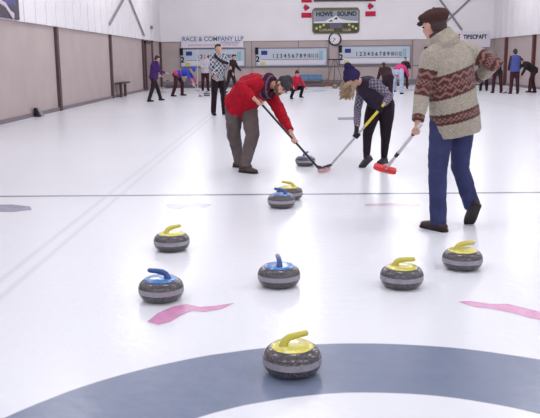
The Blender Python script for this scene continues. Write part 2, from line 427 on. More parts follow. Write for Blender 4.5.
# banners
yb = YB-.115
r = thing('wall_banner', (-3.6, yb, 2.1), 'long white banner of a law firm on the far wall at left', 'banner')
obj('cloth', rectp(-5.45, -2.0, 2.14, 2.83, yb-.03, yb), bannerw, r)
text('RACE & COMPANY LLP', .36, V((-3.7, yb-.034, 2.60)), blue_ink, r, bold=.004, sx_scale=.92)
text('LAWYERS & NOTARIES', .13, V((-2.75, yb-.034, 2.40)), blue_ink, r, sx_scale=.8)
text('BARRISTERS & SOLICITORS   604 892 5254', .15, V((-3.7, yb-.034, 2.27)), mat('pink_ink', s(190, 140, 165), .7, .2), r, sx_scale=1)
r = thing('wall_banner', (10.2, yb, 2.1), 'white banner with red logo and black letters behind the sweater man', 'banner')
obj('cloth', rectp(8.7, 11.65, 2.02, 2.88, yb-.03, yb), bannerw, r)
text('TIRECRAFT', .32, V((10.80, yb-.034, 2.57)), ink, r, bold=.012, sx_scale=.80)
bm = BM(); poly(bm, [V((9.55, yb-.035, 2.5)), V((10.0, yb-.035, 2.5)), V((9.92, yb-.035, 2.62)), V((10.02, yb-.035, 2.74)), V((9.55, yb-.035, 2.74))], (0, .006, 0)); obj('logo', bm, redm, r)
bm = BM(); poly(bm, [V((8.8, yb-.035, 2.78)), V((9.25, yb-.035, 2.78)), V((9.0, yb-.035, 2.58))], (0, .006, 0)); obj('black_wedge', bm, ink, r)
# club sign
sx0, sx1, sz0, sz1 = 1.82, 4.42, 2.83, 4.22
r = thing('club_sign', (3.1, yb, sz0), 'painted HOWE SOUND club sign with mountains, above the round clock', 'sign')
def outline(x0, x1, z0, z1, rad, y):
    pts = []
    for cx, cz, a0 in ((x0+rad, z0+rad, PI), (x1-rad, z0+rad, 1.5*PI)):
        for i in range(7): pts.append(V((cx+rad*math.cos(a0+i*PI/12), y, cz+rad*math.sin(a0+i*PI/12))))
    pts += [V((x1, y, z1-.15)), V((x1-.12, y, z1)), V((x0+.12, y, z1)), V((x0, y, z1-.15))]; return pts
bm = BM(); poly(bm, outline(sx0, sx1, sz0, sz1, .2, yb-.07), (0, .07, 0)); obj('board', bm, mat('sign_edge', s(105, 98, 74), .6), r)
f = yb-.075
bm = BM(); poly(bm, [V((sx0+.06, f, 3.42)), V((sx1-.06, f, 3.42)), V((sx1-.06, f, sz1-.16)), V((sx0+.06, f, sz1-.16))], (0, .01, 0)); obj('sky_panel', bm, mat('sign_sky', s(146, 150, 166), .6, noise=.08, nscale=2), r)
bm = BM(); poly(bm, outline(sx0+.06, sx1-.06, sz0+.06, 3.60, .16, f-.006)[:14]+[V((sx1-.06, f-.006, 3.40)), V((sx0+.06, f-.006, 3.40))], (0, .01, 0)); obj('meadow_panel', bm, mat('sign_green', s(66, 70, 48), .6, noise=.25, nscale=5), r)
bm = BM(); g = f-.012
poly(bm, [V((x, g, z)) for x, z in ((sx0+.08, 3.40), (sx1-.08, 3.40), (sx1-.1, 3.50), (3.75, 3.53), (3.35, 3.62), (3.12, 3.80), (2.95, 3.70), (2.72, 3.62), (2.5, 3.50), (sx0+.1, 3.47))], (0, .008, 0)); obj('mountain', bm, mat('sign_snow', s(222, 224, 230), .6), r)
bm = BM(); poly(bm, [V((x, g-.008, z)) for x, z in ((3.0, 3.58), (3.22, 3.60), (3.15, 3.72), (3.08, 3.68))], (0, .006, 0)); poly(bm, [V((x, g-.008, z)) for x, z in ((2.72, 3.46), (2.95, 3.5), (2.85, 3.58))], (0, .006, 0)); obj('rock_face', bm, ink, r)
dgreen = mat('dark_green_ink', s(40, 56, 52), .7, .2)
text('HOWE', .34, V((2.48, f-.012, 3.88)), dgreen, r, bold=.010, sx_scale=.88); text('SOUND', .34, V((3.72, f-.012, 3.88)), dgreen, r, bold=.010, sx_scale=.88)
obj('name_plate', rectp(2.78, 3.45, 3.12, 3.36, g-.01, g), mat('sign_plum', s(100, 92, 112), .6), r)
cream = mat('cream_ink', s(200, 180, 150), .7, .2)
text('CURLING', .19, V((2.6, g-.012, 3.02)), cream, r, bold=.003); text('CLUB', .19, V((3.7, g-.012, 3.02)), cream, r, bold=.003)
for fx, fz in ((2.05, 3.12), (2.25, 3.2), (2.45, 3.3), (3.85, 3.3), (4.05, 3.2), (4.22, 3.1)):
    bm = BM(); lathe(bm, [(.075, 0), (.05, .02)], 8); bm.transform(Matrix.Translation(V((fx, g, fz))) @ Matrix.Rotation(PI/2, 4, 'X')); obj('flower', bm, mat('sign_yellow', s(205, 200, 120), .6), r)
bm = BM(); box(bm, (1.9, yb-.3, 4.56), (5.1, yb, 4.72)); trim(bm, mat('dark_beam', s(70, 42, 44), .6))
# clock
c = at(335, 39, YB-.16)
r = thing('wall_clock', (c.x, YB-.115, c.z), 'round white wall clock with a black rim under the club sign', 'clock')
RX = Matrix.Translation(V((c.x, YB-.115, c.z))) @ Matrix.Rotation(PI/2, 4, 'X')
bm = BM(); lathe(bm, [(.36, 0), (.36, .05), (.33, .07), (.29, .06), (.29, .02), (.05, .02)], 40); bm.transform(RX); obj('rim', bm, ink, r, auto=40)
bm = BM(); lathe(bm, [(.295, .02), (.295, .035), (.02, .036)], 40); bm.transform(RX); obj('dial', bm, bannerw, r)
bm = BM()
for i in range(12):
    mx = RX @ Matrix.Rotation(i*PI/6, 4, 'Z'); box(bm, (-.012, .22, .036), (.012, .27, .04), mx=mx)
obj('hour_marks', bm, ink, r)
for nm, a, l in (('hour_hand', 62, .14), ('minute_hand', 140, .21)):
    bm = BM(); box(bm, (-.014, -.03, .042), (.014, l, .048), mx=RX @ Matrix.Rotation(math.radians(a), 4, 'Z')); obj(nm, bm, ink, r)
# flags hung sideways
LEAF = [(0, 1), (.13, .72), (.3, .8), (.24, .42), (.48, .62), (.55, .48), (.9, .52), (.78, .25), (.95, .12), (.5, -.22), (.56, -.42), (.08, -.34), (.1, -.85)]
LEAF = LEAF + [(-x, y) for x, y in LEAF[::-1] if x]
def flag(cx, z0, label, turn):
    z1 = z0+1.07; w_ = .28; fy = YB-.14
    r = thing('canadian_flag', (cx, fy, z0), label, 'flag', 'flags hung on the far wall')
    obj('red_band', rectp(cx-w_, cx+w_, z1-.27, z1, fy-.02, fy), redm, r)
    obj('white_field', rectp(cx-w_, cx+w_, z0+.27, z1-.27, fy-.02, fy), bannerw, r)
    obj('red_band', rectp(cx-w_, cx+w_, z0, z0+.27, fy-.02, fy), redm, r)
    bm = BM(); sc = .19
    poly(bm, [V((cx + turn*y*sc*1.05, fy-.026, (z0+z1)/2 + x*sc*1.05)) for x, y in LEAF], (0, .005, 0)); bmesh.ops.triangulate(bm, faces=bm.faces)
    obj('maple_leaf', bm, redm, r)
flag(1.50, 3.70, 'red and white maple leaf flag left of the HOWE SOUND sign', -1)
flag(5.02, 3.74, 'red and white maple leaf flag right of the HOWE SOUND sign', -1)
# vent dot, poster on the left wall
bm = BM(); box(bm, (XL+.10, 40.5, 3.05), (XL+.2, 40.8, 3.22), bevel=.02); tag(recenter(obj('wall_vent', bm, grey_trim)), 'small dark vent box high on the left wall near the corner', 'vent')
px = XL+.15
r = thing('poster', (px, 19.4, 2.5), 'dark blue and purple poster high on the left wall, cut by the frame', 'poster')
bm = BM(); box(bm, (px-.02, 16.6, 2.5), (px, 20.0, 4.4)); obj('sheet', bm, mat('poster_dark', s(58, 40, 62), .5, noise=.3, nscale=3), r)
bm = BM(); poly(bm, [V((px+.002, y, z)) for y, z in ((17, 2.85), (19.8, 2.82), (19.75, 3.2), (18.5, 3.3), (17, 3.1))], (.004, 0, 0)); obj('blue_field', bm, mat('poster_blue', s(62, 60, 122), .5, noise=.4, nscale=5), r)
bm = BM(); tube(bm, [(px+.008, 18.4, 2.90), (px+.008, 19.0, 2.80), (px+.008, 19.3, 2.64), (px+.008, 19.55, 2.56)], [(.01, .05), (.01, .06), (.01, .06), (.01, .09)], side=V((1, 0, 0)), n=10); obj('pale_swirl', bm, mat('poster_pale', s(205, 195, 212), .5), r, smooth=True)
bm = BM(); poly(bm, [V((px+.002, y, z)) for y, z in ((17, 3.2), (19.6, 3.15), (19.4, 3.6), (17, 3.7))], (.005, 0, 0)); obj('orange_patch', bm, mat('poster_orange', s(170, 120, 100), .5, noise=.3, nscale=3), r)

# ---------------------------------------------------------------- small things along the walls
darkwood = mat('dark_wood', s(84, 64, 64), .7, .3, noise=.15)
r = thing('bench', (XL+.25, 32.7, 0), 'small dark bench with two slab legs against the left wall', 'bench')
bm = BM(); box(bm, (XL+.04, 31.5, .54), (XL+.34, 33.3, .60), bevel=.01); obj('seat', bm, darkwood, r)
for y in (32.0, 32.9):
    bm = BM(); box(bm, (XL+.15, y-.12, 0), (XL+.22, y+.12, .54)); obj('leg', bm, darkwood, r)
p = V((XL+.17, 21.0, 0))
r = thing('wedge_block', (p.x, p.y, 0), 'small dark wedge standing at the foot of the left wall', 'wedge')
bm = BM(); poly(bm, [V((p.x-.1, p.y-.12, 0)), V((p.x+.05, p.y-.12, 0)), V((p.x-.05, p.y-.12, .24)), V((p.x-.1, p.y-.12, .24))], (0, .14, 0)); obj('front_face', bm, ink, r)
bm = BM(); poly(bm, [V((p.x-.1, p.y+.021, 0)), V((p.x+.08, p.y+.021, 0)), V((p.x-.06, p.y+.021, .24)), V((p.x-.1, p.y+.021, .24))], (0, .2, 0)); obj('rear_face', bm, mat('grey_rubber', s(150, 140, 148), .7), r)
# rack of blue rocks boxes
p = at(312, 84, 43.2)
r = thing('storage_rack', (p.x, 43.2, 0), 'low grey rack carrying blue tubs behind the crouching child', 'rack')
bm = BM(); box(bm, (p.x-.75, 42.9, .28), (p.x+.6, 43.5, .34)); box(bm, (p.x-.75, 42.9, .05), (p.x+.6, 43.5, .1)); obj('shelf_boards', bm, grey_trim, r)
for dx in (-.72, .55):
    bm = BM(); box(bm, (p.x+dx, 42.9, 0), (p.x+dx+.05, 43.5, .34)); obj('side_frame', bm, grey_trim, r)
bt = mat('blue_tub', s(96, 138, 180), .5, .4, noise=.15)
for i, lb in enumerate(('leftmost blue tub on the low rack behind the crouching child', 'middle blue tub on the low rack behind the crouching child', 'rightmost blue tub on the low rack behind the crouching child')):
    bm = BM(); q = p.x-.7+i*.43; box(bm, (q, 43.0, .342), (q+.38, 43.4, .60), bevel=.02); box(bm, (q-.01, 42.98, .58), (q+.39, 43.42, .62), bevel=.008)
    tag(recenter(obj('storage_tub', bm, bt)), lb, 'tub', 'blue tubs on the low rack')
p = at(192, 82, 42.8)
bm = BM(); lathe(bm, [(.24, 0), (.30, .05), (.33, .4), (.34, .5), (.31, .5), (.28, .42)], 24, c=V((p.x, 42.8, 0))); tag(recenter(obj('tub', bm, mat('teal_tub', s(120, 150, 172), .5, .4, noise=.1), auto=40)), 'round teal tub by the far wall between the bent sweeper and the white jacket', 'tub')
p = at(338, 82, 42.9)
bm = BM(); box(bm, (p.x-.8, 42.7, 0), (p.x+.75, 43.1, .18), bevel=.02); tag(recenter(obj('wooden_tray', bm, mat('tray_wood', s(120, 78, 70), .7, noise=.15))), 'low brown wooden tray by the far wall left of the beanie', 'tray')
# folding easel with crossed legs
p = at(332, 84, 43.4)
r = thing('easel', (p.x, 43.4, 0), 'thin folding easel with splayed legs under the wall clock', 'easel')
pole = mat('grey_pole', s(120, 110, 112), .6, .3)
tops = at(335, 58, 43.5)
for a in ((326, 84, 43.2), (343, 84, 43.2), (334, 83, 43.8)):
    q = at(*a); q.z = .012
    bm = BM(); tube(bm, [q, V((tops.x + (q.x-tops.x)*.15, 43.5, 1.42))], [.022, .022], n=8); obj('leg', bm, pole, r)
bm = BM(); box(bm, (tops.x-.4, 43.46, 1.40), (tops.x+.45, 43.54, 1.46)); obj('crossbar', bm, ink, r)

# ================================================================ people
UP = V((0, 0, 1))
skinm = mat('skin', s(206, 158, 140), .55, .4, noise=.04)
darkeye = mat('eye_dark', s(40, 30, 30), .3); lipm = mat('lip', s(170, 100, 95), .5)
blackc = mat('black_cloth', s(44, 36, 44), .8, .2, noise=.12, nscale=14, bump=.2, bscale=90)
def seg_paint(bones, fn):
    "bones: (a, b, radius, side). fn(bone, along, angle, co) -> colours"
    def run(co):
        best = np.full(len(co), 1e9); bi = np.zeros(len(co), int); al = np.zeros(len(co)); an = np.zeros(len(co))
        for i, (a, b, r, sd) in enumerate(bones):
            d = b-a; L_ = d.length; t = d.normalized(); x, y = frame(t, sd)
            rel = co - np.array(a); s_ = rel @ np.array(t); sc = np.clip(s_, 0, L_)
            q = rel - np.outer(sc, np.array(t)); dist = np.linalg.norm(q, axis=1) - r
            m = dist < best; best[m] = dist[m]; bi[m] = i; al[m] = s_[m]
            an[m] = np.arctan2(q[m] @ np.array(y), q[m] @ np.array(x))*max(r, .04)
        return fn(bi, al, an, co)
    return run
def plaid(c0, c1, c2, sc=.05):
    c0, c1, c2 = map(np.array, (c0, c1, c2))
    def fn(bi, al, an, co):
        a = (np.floor(al/sc) % 2); b = (np.floor(an/sc) % 2)
        k_ = (a+b)[:, None]
        c = np.where(k_ == 0, c0, np.where(k_ == 1, c1, c2)); return c
    return fn
def unit(*a): return V(a).normalized()

def hand(bm, W, S, a, s_=1.0, inflate=0, flip=1):
    "a fist closed round a shaft: wrist W, shaft point S, shaft axis a; palm, four fingers, thumb"
    a = a.normalized(); d = S-W; n = d - a*d.dot(a); n.normalize(); b = a.cross(n)*flip
    pc = S - n*.034*s_
    tube(bm, [W - n*.02, W + (pc-W)*.45, pc], [(.025+inflate, .021+inflate), (.032+inflate, .021+inflate), (.040+inflate, .020+inflate)], side=a, n=12)
    for j in range(4):
        o = a*((j-1.5)*.0195*s_); R_ = .0245*s_ + inflate*.6; rr = (.0088, .0095, .0092, .0078)[j]*s_ + inflate
        pts = [S + o + (n*math.cos(t) + b*math.sin(t))*R_ for t in (math.radians(x) for x in (165, 130, 90, 50, 10, -30, -62 + 8*(j % 2)))]
        tube(bm, [pc + o*.9] + pts, [rr*1.15] + [rr*1.08]*3 + [rr, rr*.95, rr*.9, rr*.85], n=10)
    o = a*(-.045*s_)
    tube(bm, [pc - b*.012 + o*.4, S + o*.85 + (-n*.7 - b*.7)*.030, S + o*.7 + (n*.2 - b)*.030, S + o*.35 + (n*.9 - b*.35)*.030], [.014*s_+inflate, .0125*s_+inflate, .0115*s_+inflate, .0095*s_+inflate], n=10)
def open_hand(bm, W, d, nrm, s_=1.0, inflate=0, thumb=1):
    "a relaxed slightly curled hand"
    d = d.normalized(); sd, _ = frame(d, d.cross(nrm)); nn = sd.cross(d)
    pe = W + d*.085*s_
    tube(bm, [W - d*.02, W + d*.03*s_, pe], [(.025+inflate, .020+inflate), (.036+inflate, .017+inflate), (.040+inflate, .013+inflate)], side=sd, n=12)
    for j, L_ in enumerate((.066, .076, .071, .055)):
        b0 = pe + sd*((j-1.5)*.0205*s_); rr = .0085*s_+inflate
        p1 = b0 + (d*.9 + nn*.25)*L_*.5*s_; p2 = p1 + (d*.7 + nn*.7)*L_*.33*s_; p3 = p2 + (d*.35 + nn*.95)*L_*.25*s_
        tube(bm, [b0 - d*.015, p1, p2, p3], [rr*1.1, rr, rr*.93, rr*.82], n=10)
    t0 = W + d*.025*s_ + sd*.028*thumb*s_; t1 = t0 + (d*.6 + sd*thumb*.6 + nn*.3)*.035*s_; t2 = t1 + (d*.9 + nn*.35)*.032*s_
    tube(bm, [W + d*.01, t0, t1, t2], [.014*s_, .014*s_+inflate, .012*s_+inflate, .0095*s_+inflate], n=10)

def head_axes(fwd, up):
    f = fwd.normalized(); u = (up - f*up.dot(f)).normalized(); return f.cross(u), f, u     # side(right), forward, up
def head(bm, C, fwd, up, q=1.0, fine=True):
    sdv, f, u = head_axes(fwd, up); ax = (sdv, f, u)
    P = lambda x, y, z: C + sdv*x*q + f*y*q + u*z*q
    ell(bm, P(0, -.012, .030), (.076*q, .096*q, .086*q), ax)
    ell(bm, P(0, .026, -.040), (.060*q, .068*q, .078*q), ax)
    ell(bm, P(0, .058, -.088), (.030*q, .030*q, .024*q), ax)          # chin
    ell(bm, P(0, .072, .022), (.050*q, .020*q, .014*q), ax)           # brow
    tube(bm, [P(0, .088, .018), P(0, .104, -.012), P(0, .108, -.028)], [.009*q, .012*q, .015*q], n=8)
    for k_ in (-1, 1):
        ell(bm, P(.076*k_, -.008, -.004), (.010*q, .019*q, .031*q), ax)
        ell(bm, P(.034*k_, .066, -.022), (.022*q, .018*q, .020*q), ax)   # cheek
    ell(bm, P(0, .084, -.052), (.024*q, .012*q, .010*q), ax)          # lips
    return P, ax

def person(label, J, W, vox=.02, seed=0, cat='person'):
    """J joints, W wardrobe. One continuous body; clothes, shoes, hair, hat are children."""
    q = J.get('q', 1.0); det = vox < .012
    base = V(((J['an'][0].x+J['an'][1].x)/2, (J['an'][0].y+J['an'][1].y)/2, 0))
    r = thing('person', base, label, cat, W.get('group'))
    hipside = (J['hip'][1]-J['hip'][0]).normalized(); shside = (J['sh'][1]-J['sh'][0]).normalized()
    pel, nk = J['pelvis'], J['neck']; mid = pel.lerp(nk, .5) + J.get('curve', V((0, 0, 0)))
    sp = [pel.lerp(nk, -.10), pel, pel.lerp(mid, .55), mid, mid.lerp(nk, .5), mid.lerp(nk, .85), nk]
    sds = [hipside, hipside, hipside.lerp(shside, .3), hipside.lerp(shside, .6), shside, shside, shside]
    fem = W.get('slim', 1.0); fb = W.get('build', 1.0)*fem*q
    # --- body
    bm = BM()
    tube(bm, sp, [(a*fb, b*fb) for a, b in ((.12, .09), (.145, .105), (.125, .095), (.135, .10), (.165, .11), (.15, .085), (.06, .06))], side=sds, n=20)
    P, ax = head(bm, J['head'], J['hf'], J['hu'], q)
    tube(bm, [nk - (J['head']-nk)*.2, nk.lerp(J['head'], .75)], [.056*q, .052*q], n=12)
    grips = J.get('grip', [None, None])
    for i in (0, 1):
        tube(bm, [J['sh'][i], J['sh'][i].lerp(J['el'][i], .5), J['el'][i], J['el'][i].lerp(J['wr'][i], .4), J['wr'][i]], [.048*q, .043*q, .035*q, .035*q, .024*q], n=12)
        tube(bm, [nk.lerp(J['sh'][i], .1), J['sh'][i]], [.06*q, .05*q], n=10)
        tube(bm, [J['hip'][i], J['hip'][i].lerp(J['kn'][i], .4), J['kn'][i], J['kn'][i].lerp(J['an'][i], .35), J['an'][i]], [.072*q, .068*q, .046*q, .045*q, .032*q], n=12)
        fd = J['foot'][i].normalized(); tube(bm, [J['an'][i], J['an'][i]+fd*.03*q-UP*.05*q, J['an'][i]+fd*.12*q-UP*.062*q], [.026*q, .024*q, .016*q], n=8)
    def hands(bm, inf, which=(0, 1)):
        for i in which:
            if grips[i]: hand(bm, J['wr'][i], grips[i][0], grips[i][1], q, inf, 1 if i else -1)
            else:
                d = J.get('hd', [None, None])[i] or (J['wr'][i]-J['el'][i])
                open_hand(bm, J['wr'][i], d, J.get('hn', [shside*1.0, shside*-1.0])[i], q, inf, 1 if i else -1)
    hands(bm, 0)
    fuse(bm, 'body', vox*(.6 if det else .75), skinm, r, 2)
    # --- face
    if det or W.get('face'):
        for k_ in (-1, 1):
            bm = BM(); ell(bm, P(.030*k_, .088, .004), (.012*q, .009*q, .008*q), ax, 10, 6); obj('eye', bm, darkeye, r, smooth=True)
        bm = BM(); ell(bm, P(0, .095, -.052), (.020*q, .006*q, .006*q), ax, 10, 6); obj('mouth', bm, lipm, r, smooth=True)
    # --- trousers
    tr = W['trousers']; a0, a1, a2, a3 = tr.get('r', (.092, .070, .066, .060))
    bm = BM()
    tube(bm, [pel.lerp(nk, .16), pel, pel.lerp(nk, -.12)], [(.155*fb, .115*fb), (.168*fb, .128*fb), (.13*fb, .10*fb)], side=hipside, n=18)
    for i in (0, 1):
        h, kn, an = J['hip'][i], J['kn'][i], J['an'][i]; e = an.lerp(kn, tr.get('end', -.09))
        tube(bm, [h.lerp(kn, -.05), h.lerp(kn, .35), kn, kn.lerp(e, .4), e], [a0*q, a0*.96*q, a1*q, a2*q, a3*q], n=14, cap=('round', 'flat'))
    fuse(bm, 'trousers', vox, tr['m'], r, 3, wrinkle=tr.get('w', .012)*q, wscale=.07)
    # --- shoes
    sh = W.get('shoe', blackc)
    for i in (0, 1):
        A = J['an'][i]; d = J['foot'][i].normalized(); u = (UP - d*UP.dot(d)).normalized(); sd = d.cross(u)
        bm = BM(); z = lambda x, y: A + d*x*q + u*y*q
        tube(bm, [z(-.062, -.052), z(-.02, -.048), z(.05, -.050), z(.11, -.058), z(.165, -.062)], [(.036*q, .036*q), (.041*q, .048*q), (.045*q, .043*q), (.050*q, .033*q), (.042*q, .026*q)], side=sd, n=14)
        tube(bm, [A + (J['kn'][i]-A).normalized()*W.get('boot', .05)*q, A, z(.0, -.04)], [.047*q, .048*q, .046*q], n=12, cap=('flat', 'round'))
        so = fuse(bm, 'shoe', vox*.7, sh, r, 2)
        if det:
            bm = BM(); ol = [(-.098, 0), (-.085, .034), (0, .040), (.08, .049), (.14, .052), (.185, .036), (.200, 0), (.185, -.036), (.14, -.050), (.08, -.043), (0, -.036), (-.085, -.034)]
            poly(bm, [z(x, -.094) + sd*y*q for x, y in ol], u*.022*q); obj('sole', bm, W.get('sole', blackc), so)
    # --- jacket
    jk = W['top']; hem = jk.get('hem', -.12); jr = jk.get('r', 1.0)
    sp2 = [pel.lerp(nk, hem), pel.lerp(nk, .02), pel.lerp(mid, .55), mid, mid.lerp(nk, .5), mid.lerp(nk, .82), nk.lerp(J['head'], .06)]
    bm = BM()
    tube(bm, sp2, [(a*fb*jr, b*fb*jr) for a, b in jk.get('prof', ((.175, .145), (.178, .145), (.160, .130), (.170, .135), (.192, .140), (.165, .110), (.075, .075)))], side=sds, n=22, cap='flat')
    ar = jk.get('arm', (.072, .062, .056, .044))
    for i in (0, 1):
        s0, e, w_ = J['sh'][i], J['el'][i], J['wr'][i]; e2 = w_.lerp(e, jk.get('cuff', .04))
        if not jk.get('vest'):
            tube(bm, [s0.lerp(e, -.06), s0.lerp(e, .4), e, e.lerp(e2, .5), e2], [ar[0]*q, ar[0]*.94*q, ar[1]*q, ar[2]*q, ar[3]*q], n=14, cap=('round', 'flat'))
        tube(bm, [nk.lerp(s0, .2), s0.lerp(nk, .05)], [(.080*q, .080*q), (ar[0]*1.02*q, ar[0]*1.02*q)], n=12)
    bones = [(pel.lerp(nk, hem), nk, .15*fb, shside)] + [(J['sh'][i], J['el'][i], .06*q, hipside) for i in (0, 1)] + [(J['el'][i], J['wr'][i], .05*q, hipside) for i in (0, 1)]
    top = fuse(bm, jk.get('name', 'jacket'), vox, jk['m'], r, 3, paint=seg_paint(bones, jk['paint']) if jk.get('paint') else None, wrinkle=jk.get('w', .012)*q, wscale=.08)
    if jk.get('sleeves'):
        bm = BM()
        for i in (0, 1):
            s0, e, w_ = J['sh'][i], J['el'][i], J['wr'][i]; e2 = w_.lerp(e, .04)
            tube(bm, [s0.lerp(e, -.1), s0.lerp(e, .4), e, e.lerp(e2, .5), e2], [ar[0]*.96*q, ar[0]*.94*q, ar[1]*q, ar[2]*q, ar[3]*q], n=14, cap=('round', 'flat'))
            tube(bm, [nk.lerp(s0, .45), s0], [ar[0]*1.08*q, ar[0]*1.08*q], n=12)
        fuse(bm, 'shirt_sleeves', vox, jk['sleeves'][0], r, 3, paint=seg_paint(bones, jk['sleeves'][1]), wrinkle=.01, wscale=.08)
    if W.get('gloves'):
        for i in (0, 1):
            bm = BM(); hands(bm, .004, (i,)); fuse(bm, 'glove', vox*.6, W['gloves'], r, 1)
    # --- hair and hats
    def hp(name, m, parts, v=None, sm=2):
        bm = BM()
        for c_, rr in parts: ell(bm, P(*c_), tuple(x*q for x in rr), ax)
        return fuse(bm, name, v or vox*.7, m, r, sm)
    hair = W.get('hair'); hat = W.get('hat')
    if hair == 'short' or (hair and hair != 'none' and hair != 'long_down'):
        hp('hair', W['hairm'], [((0, -.026, .042), (.082, .094, .086)), ((0, .04, .088), (.06, .05, .034)), ((0, -.05, -.01), (.072, .06, .07))])
    if hat == 'beanie' or hat == 'pompom':
        hs = W.get('hats', 1.0)
        o = hp('hat', W['hatm'], [((0, -.012, .052), (.089*hs, .106*hs, .090*hs)), ((0, -.020*hs, .105*hs), (.068*hs, .080*hs, .060*hs))])
        bm = BM(); n = 26; c0 = P(0, -.012, .040); pts = []
        for i in range(n+1):
            t = 2*PI*i/n; pts.append(c0 + ax[0]*math.cos(t)*.087*q*hs + ax[1]*math.sin(t)*.103*q*hs)
        tube(bm, pts, [(.010*q, .024*q)]*(n+1), n=8, side=[(p_-c0).normalized() for p_ in pts], cap='flat'); obj('hat_cuff', bm, W['hatm'], o, smooth=True)
        if hat == 'pompom':
            bm = BM(); c1 = P(0, -.045, .205)
            rnd = random.Random(3)
            for i in range(60):
                dv = unit(rnd.uniform(-1, 1), rnd.uniform(-1, 1), rnd.uniform(-1, 1)); ell(bm, c1 + dv*.038*q, (.020*q,)*3, None, 6, 5)
            obj('pompom', bm, W['hatm'], o, smooth=True)
    if hat == 'flatcap':
        bm = BM()
        ell(bm, P(0, -.022, .072), (.100*q, .128*q, .062*q), ax, 24, 14); ell(bm, P(0, .045, .078), (.088*q, .085*q, .040*q), ax, 20, 12)
        ell(bm, P(0, -.03, .045), (.090*q, .104*q, .045*q), ax, 20, 12)
        o = fuse(bm, 'flat_cap', vox*.5, W['hatm'], r, 2)
        bm = BM(); cc = P(0, .05, .050); vs = []
        tube(bm, [P(0, .055, .052), P(0, .10, .046), P(0, .135, .036), P(0, .150, .028)], [(.082*q, .010*q), (.076*q, .009*q), (.054*q, .008*q), (.02*q, .006*q)], side=ax[0], n=16); obj('brim', bm, W['hatm'], o, smooth=True)
        bm = BM(); ell(bm, P(0, -.02, .137), (.010*q, .010*q, .005*q), ax, 10, 6); obj('button', bm, W['hatm'], o, smooth=True)
    for fx in W.get('extra', []): fx(r, P, ax, J, vox)
    return r

# ---- brooms
wshaft = mat('white_shaft', s(206, 200, 206), .35, .5); gshaft = mat('grey_shaft', s(178, 172, 178), .3, .5); bshaft = mat('black_shaft', s(34, 28, 34), .3, .5)
yshaft = mat('yellow_grip', s(222, 206, 60), .45); rpad = mat('red_pad', s(226, 66, 66), .7, noise=.06); ppad = mat('pale_pink_pad', s(206, 160, 166), .8, noise=.1)
def broom(A, B, label, shaft, padm, headm=bshaft, grip=None, grip_t=.35, bands=None, pad=(.10, .035, .022), yaw=0, tilt=None, rad=.0135, oval=False):
    base = V((B.x, B.y, min(B.z, A.z))); r = thing('curling_broom', B, label, 'broom', None)
    t = (A-B).normalized(); 
    bm = BM(); tube(bm, [B + t*.05, A], [rad, rad], n=12); obj('shaft', bm, shaft, r, smooth=True)
    if grip:
        bm = BM(); tube(bm, [A.lerp(B, grip_t), A + t*.012], [rad+.003]*2, n=12); obj('grip', bm, grip, r, smooth=True)
    for k0, k1 in (bands or []):
        bm = BM(); tube(bm, [B.lerp(A, k0), B.lerp(A, k1)], [rad+.0015]*2, n=12, cap='flat'); obj('sticker_band', bm, ink, r, smooth=True)
    mx = Matrix.Translation(B) @ (tilt or Matrix.Rotation(math.radians(yaw), 4, 'Z'))
    bm = BM(); box(bm, (-pad[0]*.95, -pad[1]*.8, pad[2]+.004), (pad[0]*.95, pad[1]*.8, pad[2]+.022), bevel=.006, mx=mx)
    tube(bm, [mx @ V((0, 0, pad[2]+.015)), B + t*.09], [.020, .018], n=10); obj('head', bm, headm, r, smooth=False)
    bm = BM()
    if oval: poly(bm, [mx @ V((pad[0]*abs(math.cos(a))**.6*(1 if math.cos(a) > 0 else -1), pad[1]*abs(math.sin(a))**.8*(1 if math.sin(a) > 0 else -1), 0)) for a in [i*PI/16 for i in range(32)]], mx.to_3x3() @ V((0, 0, pad[2]+.012)))
    else: box(bm, (-pad[0], -pad[1], -pad[2]*.1), (pad[0], pad[1], pad[2]+.006), bevel=.009, mx=mx)
    obj('pad', bm, padm, r)
    return r

# ================================================================ the man in the patterned sweater
CR = np.array(s(178, 170, 156)); BR = np.array(s(88, 52, 52)); LB = np.array(s(150, 112, 104)); CR2 = np.array(s(160, 150, 138))
def cowichan(L_, px0):
    # L_ length of the torso line, hem at 0
    def fn(bi, al, an, co):
        n = len(al); c = np.repeat(CR[None], n, 0).copy()
        rnd = (np.sin(co[:, 0]*210)*np.sin(co[:, 2]*230+co[:, 1]*130) > .3); c[rnd] = CR2
        def band(mask, v, u, w_, full=True):
            # v 0..w across the band
            ins = mask & (v > 0) & (v < w_); c[ins] = BR
            if full:
                for c0 in (w_*.20, w_*.80):
                    zz = np.abs(v - (c0 + (np.abs((u/.085) % 1 - .5) - .25)*.060)) < .011; c[ins & zz] = LB
                m = ins & (np.abs(v - w_*.5) < w_*.13) & ((np.floor(u/.018)+np.floor(v/.018)) % 2 == 0); c[m] = LB
            else:
                m = ins & (np.abs(v-w_*.5) < w_*.25) & ((np.floor(u/.02)+np.floor(v/.016)) % 2 == 0); c[m] = LB
        t = bi == 0; tl = .13*(co[:, 0]-px0)
        band(t, al - L_*.465 - tl, an, .20)
        band(t, al - .125 - tl*.5, an, .090, False)
        for k_ in (1, 2): band(bi == k_, al - .085, an, .215)
        for k_ in (3, 4): band(bi == k_, al - .195, an, .05, False)
        return c
    return fn
sweater_m = mat('cowichan_knit', (1, 1, 1), .9, .15, noise=.12, nscale=45, bump=.9, bscale=130, attr='Col', sheen=.2)
jeans = mat('blue_denim', s(60, 64, 104), .8, .2, noise=.22, nscale=5, bump=.25, bscale=200)
brownb = mat('dark_brown_leather', s(58, 38, 40), .55, .4, noise=.15)
